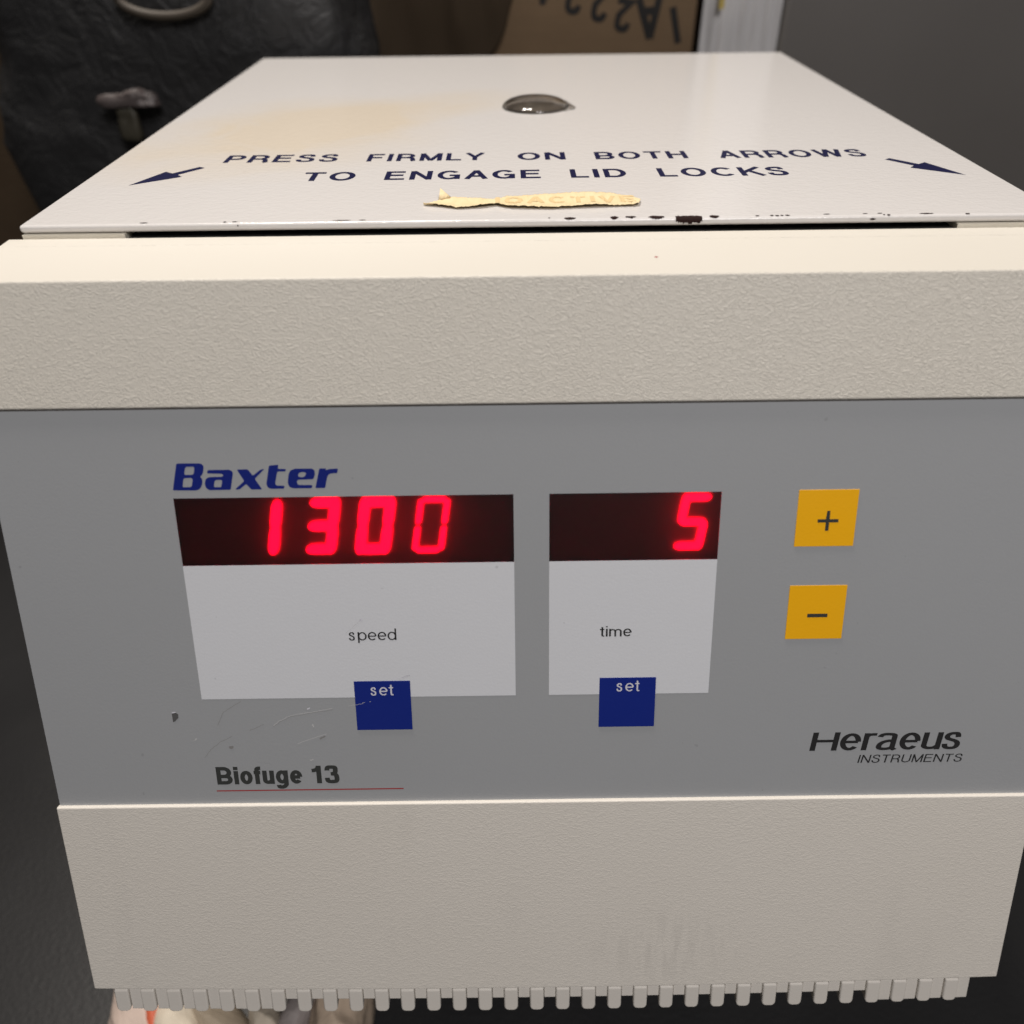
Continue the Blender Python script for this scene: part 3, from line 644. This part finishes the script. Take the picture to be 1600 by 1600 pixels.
obj('speck', outline_mesh([[(27.6, -19.9), (28.1, -20.1), (28.4, -19.6), (28.0, -19.1), (27.5, -19.3)]], onlid, -3.10), M['ink_red'], uf)
obj('seam_gap', outline_mesh([[(-142, -30.75), (142, -30.75), (142, -31.08), (-142, -31.08)]], onpan, 0.04), mat('dark seam', (0.05, 0.042, 0.036), 0.8), cp)
# lower fascia with its bright upper lip
def lowfn(u, D, off):
    return pan(u, D + (bow(u) if D > 190 else 0.0), off)
pr = [(146.9, -1.0), (146.9, 1.1), (214.7, 1.1), (215.3, -3.0)]
lf = obj('lower_fascia', loft(pr, -143, 143, 28, lowfn), M['lower'], mach, ML); bevel(lf, 0.00055, 4, 30)
lf['label'] = 'plain cream lower band'
# vent comb below: dark reveal, bars and ribs
def combfn(u, D, off): return pan(u, D + bow(u), off)
obj('reveal_strip', loft([(214.1, -3.2), (216.1, -3.2), (216.1, -0.8), (214.1, -0.8)], -140, 140, 24, combfn), mat('shadow strip', (0.10, 0.09, 0.08), .6), mach, ML)
PIT = 8.28; X0 = -5.1
def rib_mesh():
    """a rib with rounded lower end, coordinates: x 0..4.4, D 0..9.2, depth 9"""
    bm = bmesh.new(); wr, L_, dp, r_ = 4.45, 8.7, 9.0, 1.5
    out = [(0, 0), (wr, 0)] + [(wr - r_ + r_ * math.sin(R(a)) * 1, L_ - r_ + r_ * math.cos(R(a))) for a in (90, 67, 45, 22, 0)] + [(r_ - r_ * math.sin(R(a)), L_ - r_ + r_ * math.cos(R(a))) for a in (0, 22, 45, 67, 90)]
    f_ = [bm.verts.new(mm(x, -ST * d - CT * 0.35, -CT * d + ST * 0.35)) for x, d in out]
    g = [bm.verts.new(mm(x, -ST * d + CT * dp * (1 if d > 2 else 1), -CT * d + ST * 0.35 - (0 if d < 2 else 0) + 0)) for x, d in out]
    bm.faces.new(f_); bm.faces.new(g[::-1]); n = len(out)
    for i in range(n): bm.faces.new((f_[i], f_[(i + 1) % n], g[(i + 1) % n], g[i]))
    return bm_mesh(bm)
rm = rib_mesh(); first = None
for kx in range(-16, 18):
    xk = X0 + PIT * kx
    if xk < -139 or xk + 4.4 > 140: continue
    p_ = Vector(combfn(xk + 2.2, 216.0, 0)) - Vector((2.2 / 1000, 0, 0)) + Vector((0, 0, -ZB / 1000))
    if first is None:
        first = obj('vent_rib', rm, M['rib'], mach); first.location = p_; b_ = bevel(first, 0.0006, 3, 50)
    else:
        c_ = first.copy(); col.objects.link(c_); c_.parent = mach; c_.location = p_
    # bar between this rib and the next
    xa, xb = xk + 4.45 + 0.12, xk + PIT
    solid = (xk < -96 or xk > 97)
    D1 = 224.3 if solid else 220.2
    o = obj('vent_bar', loft([(216.0, -0.4), (D1, -0.4), (D1, -7.0), (216.0, -7.0)], xa, xb, 1, combfn), M['rib'], mach, ML); bevel(o, 0.0003, 2, 50)
for s_ in (-1, 1):
    for yy in (-40, 235):
        obj('foot', lathe([(0.01, -205), (11, -205), (10, -222), (0.01, -222)], s_ * 100, yy, 24), M['gasket'], mach, ML)

# ---------------------------------------------------------------- behind the centrifuge
BZ = -0.34
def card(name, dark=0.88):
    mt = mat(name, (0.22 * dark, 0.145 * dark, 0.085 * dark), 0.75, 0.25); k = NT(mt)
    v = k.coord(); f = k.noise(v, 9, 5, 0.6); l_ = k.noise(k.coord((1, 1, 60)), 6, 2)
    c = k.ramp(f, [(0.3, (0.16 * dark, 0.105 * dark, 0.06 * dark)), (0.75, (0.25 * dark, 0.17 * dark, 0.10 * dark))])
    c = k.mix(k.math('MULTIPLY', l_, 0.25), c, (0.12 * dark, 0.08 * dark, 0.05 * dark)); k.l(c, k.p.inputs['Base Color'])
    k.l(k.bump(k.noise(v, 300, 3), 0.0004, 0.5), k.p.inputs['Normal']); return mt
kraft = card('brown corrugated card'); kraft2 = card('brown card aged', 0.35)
marker = mat('black marker', (0.010, 0.009, 0.009), 0.5)
bx = empty('cardboard_box', (-0.03, 0.46, LZ + BZ), 'large brown cardboard box with upside down marker writing behind the lid', 'box')
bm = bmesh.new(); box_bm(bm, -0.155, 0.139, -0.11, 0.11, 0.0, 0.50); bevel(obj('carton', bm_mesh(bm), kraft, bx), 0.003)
for s_ in (-1, 1):
    bm = bmesh.new(); a, b_ = sorted((s_ * 0.109, s_ * 0.003)); box_bm(bm, -0.153, 0.137, a, b_, 0.5008, 0.504)
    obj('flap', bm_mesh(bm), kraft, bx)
bm = bmesh.new(); box_bm(bm, -0.1545, 0.1385, -0.025, 0.025, 0.5045, 0.5048); obj('packing_tape', bm_mesh(bm), mat('brown tape', (0.25, 0.16, 0.07), .25), bx)
# marker text, upside down on the box front: runs right to left
hw = [('I', 0.0965, 0.0035, 0.020, 0.28), ('A', 0.0800, 0.0075, 0.022, 0.10), ('2', 0.0640, 0.0090, 0.018, -0.15), ('2', 0.0490, 0.0145, 0.018, -0.1), ('2', 0.0330, 0.0185, 0.018, -0.1), ('1', 0.015, 0.024, 0.018, 0.1), ('V', 0.000, 0.028, 0.016, 0.1)]
def onbox(cx, cz, s_, rot):
    def f(u, v, off):
        a, b_ = (u - 0.3), (v - 0.5); a, b_ = -a, -b_        # turned upside down
        c0, s0 = math.cos(rot), math.sin(rot); a, b_ = a * c0 - b_ * s0, a * s0 + b_ * c0
        return (cx + 0.03 + a * s_, -0.1101 - off * 0.0002, cz + b_ * s_ - BZ)
    return f
for i, (ch, cx, cz, s_, rot) in enumerate(hw):
    g, W = glyph(ch, 0.20, 0.72); V = []; F = []
    for si, (pts, cl) in enumerate(g):
        vs, fs = ribbon(pts, 0.20, cl); b0 = len(V); f = onbox(cx, cz, s_, rot)
        V += [f(a + 0.3 - W / 2, c_, 0.2 + 0.03 * si) for a, c_ in vs]; F += [tuple(b0 + q for q in ff) for ff in fs]
    obj('marker_letter', from_py(V, F), marker, bx)

# added dark cloth, standing in for the shade on the box's left front
dk = mat('brown shade cloth', (0.050, 0.036, 0.024), 0.9, 0.1)
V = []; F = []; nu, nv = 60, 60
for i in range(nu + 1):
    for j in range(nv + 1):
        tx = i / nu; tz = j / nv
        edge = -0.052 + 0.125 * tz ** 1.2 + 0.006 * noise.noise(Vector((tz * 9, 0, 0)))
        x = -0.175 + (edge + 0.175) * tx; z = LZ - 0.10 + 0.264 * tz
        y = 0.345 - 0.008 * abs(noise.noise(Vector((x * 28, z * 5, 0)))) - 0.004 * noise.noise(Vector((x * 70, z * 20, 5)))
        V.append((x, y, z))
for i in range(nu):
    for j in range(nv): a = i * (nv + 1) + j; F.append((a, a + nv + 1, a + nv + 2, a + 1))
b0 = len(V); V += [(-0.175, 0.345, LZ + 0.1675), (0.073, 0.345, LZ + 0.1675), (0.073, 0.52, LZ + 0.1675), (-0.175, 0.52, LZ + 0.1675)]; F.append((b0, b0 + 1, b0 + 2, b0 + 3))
o = obj('cloth', from_py(V, F), dk, smooth=True); tag(o, 'brown shade cloth added to darken the left front of the large cardboard box', 'cloth')
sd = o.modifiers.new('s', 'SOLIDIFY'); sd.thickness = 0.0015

# clear plastic wrapped carton beside it
pw = mat('clear plastic wrap', (0.85, 0.84, 0.85), 0.2); p = pw.node_tree.nodes['Principled BSDF']; p.inputs['Alpha'].default_value = 0.55
pk = empty('wrapped_package', (0.137, 0.375, LZ + BZ), 'tall pale package in creased clear plastic wrap beside the cardboard box', 'package')
bm = bmesh.new(); box_bm(bm, -0.013, 0.024, -0.018, 0.05, 0.0, 0.60)
pc = mat('pale grey carton', (0.30, 0.275, 0.25), 0.6); k = NT(pc)
k.l(k.ramp(k.noise(k.coord((1, 1, .4)), 30, 4), [(0.3, (0.20, 0.18, 0.16)), (0.7, (0.36, 0.33, 0.29))]), k.p.inputs['Base Color'])
bevel(obj('carton', bm_mesh(bm), pc, pk), 0.002)
V = []; F = []; nu, nv = 48, 90
for i in range(nu + 1):
    for j in range(nv + 1):
        u = -0.0235 + 0.0485 * i / nu; z = 0.002 + 0.61 * j / nv
        d = -0.0215 - 0.0035 * abs(noise.noise(Vector((u * 150, z * 9, 1)))) - 0.002 * noise.noise(Vector((u * 320 + z * 8, z * 30, 4)))
        if u < -0.014: d += (-0.014 - u) * 0.3
        V.append((u, d, z))
for i in range(nu):
    for j in range(nv): a = i * (nv + 1) + j; F.append((a, a + nv + 1, a + nv + 2, a + 1))
o = obj('plastic_wrap', from_py(V, F), pw, pk, smooth=True); sd = o.modifiers.new('s', 'SOLIDIFY'); sd.thickness = 0.0004
bm = bmesh.new(); box_bm(bm, -0.0155, -0.0125, -0.0275, -0.0262, 0.352, 0.60); obj('yellow_strip', bm_mesh(bm), mat('yellow strip', (0.50, 0.38, 0.10), 0.5), pk)

# dark grey cabinet on the right
cb = empty('grey_cabinet', (0.36, 0.50, LZ + BZ), 'dark grey painted metal cabinet standing right of the wrapped package', 'cabinet')
gm = mat('dark grey enamel', (0.135, 0.125, 0.118), 0.55); k = NT(gm)
k.l(k.bump(k.noise(k.coord(), 700, 2), 0.0002, 0.5), k.p.inputs['Normal'])
k.l(k.ramp(k.noise(k.coord(), 5, 3), [(0.3, (0.125, 0.116, 0.109)), (0.7, (0.15, 0.14, 0.132))]), k.p.inputs['Base Color'])
bm = bmesh.new(); box_bm(bm, -0.1975, 0.25, -0.15, 0.15, 0.0, 0.62); bevel(obj('case', bm_mesh(bm), gm, cb), 0.004)
bm = bmesh.new(); box_bm(bm, -0.18, 0.235, -0.153, -0.1505, 0.42, 0.60); bevel(obj('drawer_front', bm_mesh(bm), gm, cb), 0.002)

# black bag with folds, lying against the box at the left
cloth = mat('black bag cloth', (0.015, 0.015, 0.016), 0.6); k = NT(cloth)
k.l(k.bump(k.noise(k.coord(), 60, 5, 0.6, 0.6), 0.006, 0.6), k.p.inputs['Normal'])
def lump(rx, ry, rz, seed, amp=0.12, freq=9.0, nu=96, nv=56, power=0.6):
    V = []; F = []
    for j in range(nv + 1):
        ph = -math.pi / 2 + math.pi * j / nv
        for i in range(nu):
            th = 2 * math.pi * i / nu
            sp = lambda c_: math.copysign(abs(c_) ** power, c_)
            p_ = Vector((rx * sp(math.cos(th)) * sp(math.cos(ph)), ry * sp(math.sin(th)) * sp(math.cos(ph)), rz * sp(math.sin(ph))))
            d = noise.noise(p_ * freq + Vector((seed, 0, 0))); e_ = 1 - abs(noise.noise(p_ * freq * 2.2 + Vector((0, seed, 0)))) * 2
            p_ *= 1 + amp * d + amp * 0.35 * e_
            p_.z = max(p_.z, -rz * 0.98)
            V.append(p_ + Vector((0, 0, rz * 0.98)))
    for j in range(nv):
        for i in range(nu): F.append((j * nu + i, j * nu + (i + 1) % nu, (j + 1) * nu + (i + 1) % nu, (j + 1) * nu + i))
    return from_py(V, F)
bag = empty('black_bag', (-0.202, 0.311, LZ + BZ), 'creased black cloth bag standing behind the left side of the lid', 'bag')
obj('bag_body', lump(0.112, 0.032, 0.22, 3, 0.16, 12), cloth, bag, smooth=True)
def tube(pts, r_, n=10):
    V = []; F = []
    for i, p_ in enumerate(pts):
        p_ = Vector(p_); t_ = (Vector(pts[min(i + 1, len(pts) - 1)]) - Vector(pts[max(i - 1, 0)])).normalized()
        a = t_.cross(Vector((0, 0, 1))); a = a.normalized() if a.length > 1e-4 else Vector((1, 0, 0)); b_ = t_.cross(a)
        for j in range(n): V.append(p_ + (a * math.cos(2 * math.pi * j / n) + b_ * math.sin(2 * math.pi * j / n)) * r_)
    for i in range(len(pts) - 1):
        for j in range(n): F.append((i * n + j, i * n + (j + 1) % n, (i + 1) * n + (j + 1) % n, (i + 1) * n + j))
    F += [tuple(range(n)), tuple((len(pts) - 1) * n + j for j in reversed(range(n)))]
    return from_py(V, F)
tan = mat('tan webbing', (0.06, 0.048, 0.036), 0.6)
hp = [(0.014 + 0.024 * math.cos(a), -0.036, 0.368 - 0.009 * math.sin(a)) for a in [math.pi * i / 20 for i in range(21)]]
obj('handle', tube(hp, 0.0024), tan, bag, smooth=True)
tagm = mat('pinkish tag', (0.07, 0.056, 0.054), 0.5)
obj('strap_tag', lump(0.0115, 0.003, 0.0035, 5, 0.8, 130, 32, 16), tagm, bag, (-0.016, -0.040, 0.317), smooth=True)
obj('strap_tag', lump(0.005, 0.003, 0.008, 8, 0.7, 130, 32, 16), mat('tan tag', (0.045, 0.04, 0.028), .5), bag, (-0.021, -0.040, 0.300), smooth=True)
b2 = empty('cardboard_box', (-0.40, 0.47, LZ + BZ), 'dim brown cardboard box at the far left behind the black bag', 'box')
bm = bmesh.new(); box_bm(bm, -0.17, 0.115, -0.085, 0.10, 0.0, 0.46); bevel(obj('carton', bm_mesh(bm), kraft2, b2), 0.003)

# ---------------------------------------------------------------- below the front: crumpled things on the bench
def paper(name, colr):
    mt = mat(name, colr, 0.6, 0.3); k = NT(mt)
    k.l(k.bump(k.noise(k.coord(), 70, 4, 0.6, 0.5), 0.003, 0.6), k.p.inputs['Normal'])
    k.l(k.mix(k.noise(k.coord(), 25, 3), colr, tuple(x * 0.75 for x in colr[:3])), k.p.inputs['Base Color']); return mt
def item(name, x, y, rx, ry, rz, rot, m_, seed, label, cat, lean=0.0):
    o = obj(name, lump(rx, ry, rz, seed, 0.30, 42, 56, 36, 0.8), m_, None, (x, y, LZ + BZ), smooth=True)
    o.rotation_euler = (0, lean, rot); return tag(o, label, cat)
item('crumpled_paper', -0.178, -0.080, 0.015, 0.022, 0.014, 0.2, paper('pinkish paper', (0.62, 0.50, 0.43)), 2, 'pinkish crumpled paper under the left end of the vent ribs', 'paper')
item('crumpled_paper', -0.158, -0.084, 0.010, 0.022, 0.016, 0.45, paper('cream paper', (0.70, 0.62, 0.50)), 6, 'cream crumpled paper just right of the orange cord', 'paper')
item('cloth', -0.143, -0.084, 0.010, 0.030, 0.013, 0.7, paper('olive cloth', (0.30, 0.25, 0.19)), 9, 'olive brown rag bunched beside the cream paper', 'rag')
item('paper_bag', -0.1165, -0.088, 0.006, 0.024, 0.020, 0.5, paper('cream bag', (0.64, 0.56, 0.45)), 12, 'narrow cream paper bag leaning toward a grey one', 'paper bag')
item('cloth', -0.1055, -0.086, 0.007, 0.024, 0.018, -0.4, paper('grey cloth', (0.36, 0.32, 0.31)), 15, 'small grey rag between two paper bags', 'rag')
item('paper_bag', -0.0865, -0.088, 0.0125, 0.024, 0.022, 0.05, paper('tan bag', (0.58, 0.46, 0.35)), 18, 'tan crumpled paper bag right of the grey rag', 'paper bag')
cord = [(-0.1725 + 0.0012 * i, -0.062 - 0.006 * i, LZ + BZ + 0.036 - 0.0006 * i * i) for i in range(9)]
tag(obj('cord', tube(cord, 0.0028), mat('orange red cord', (0.62, 0.13, 0.06), 0.45), smooth=True), 'orange red cord lying over the pinkish paper', 'cord')
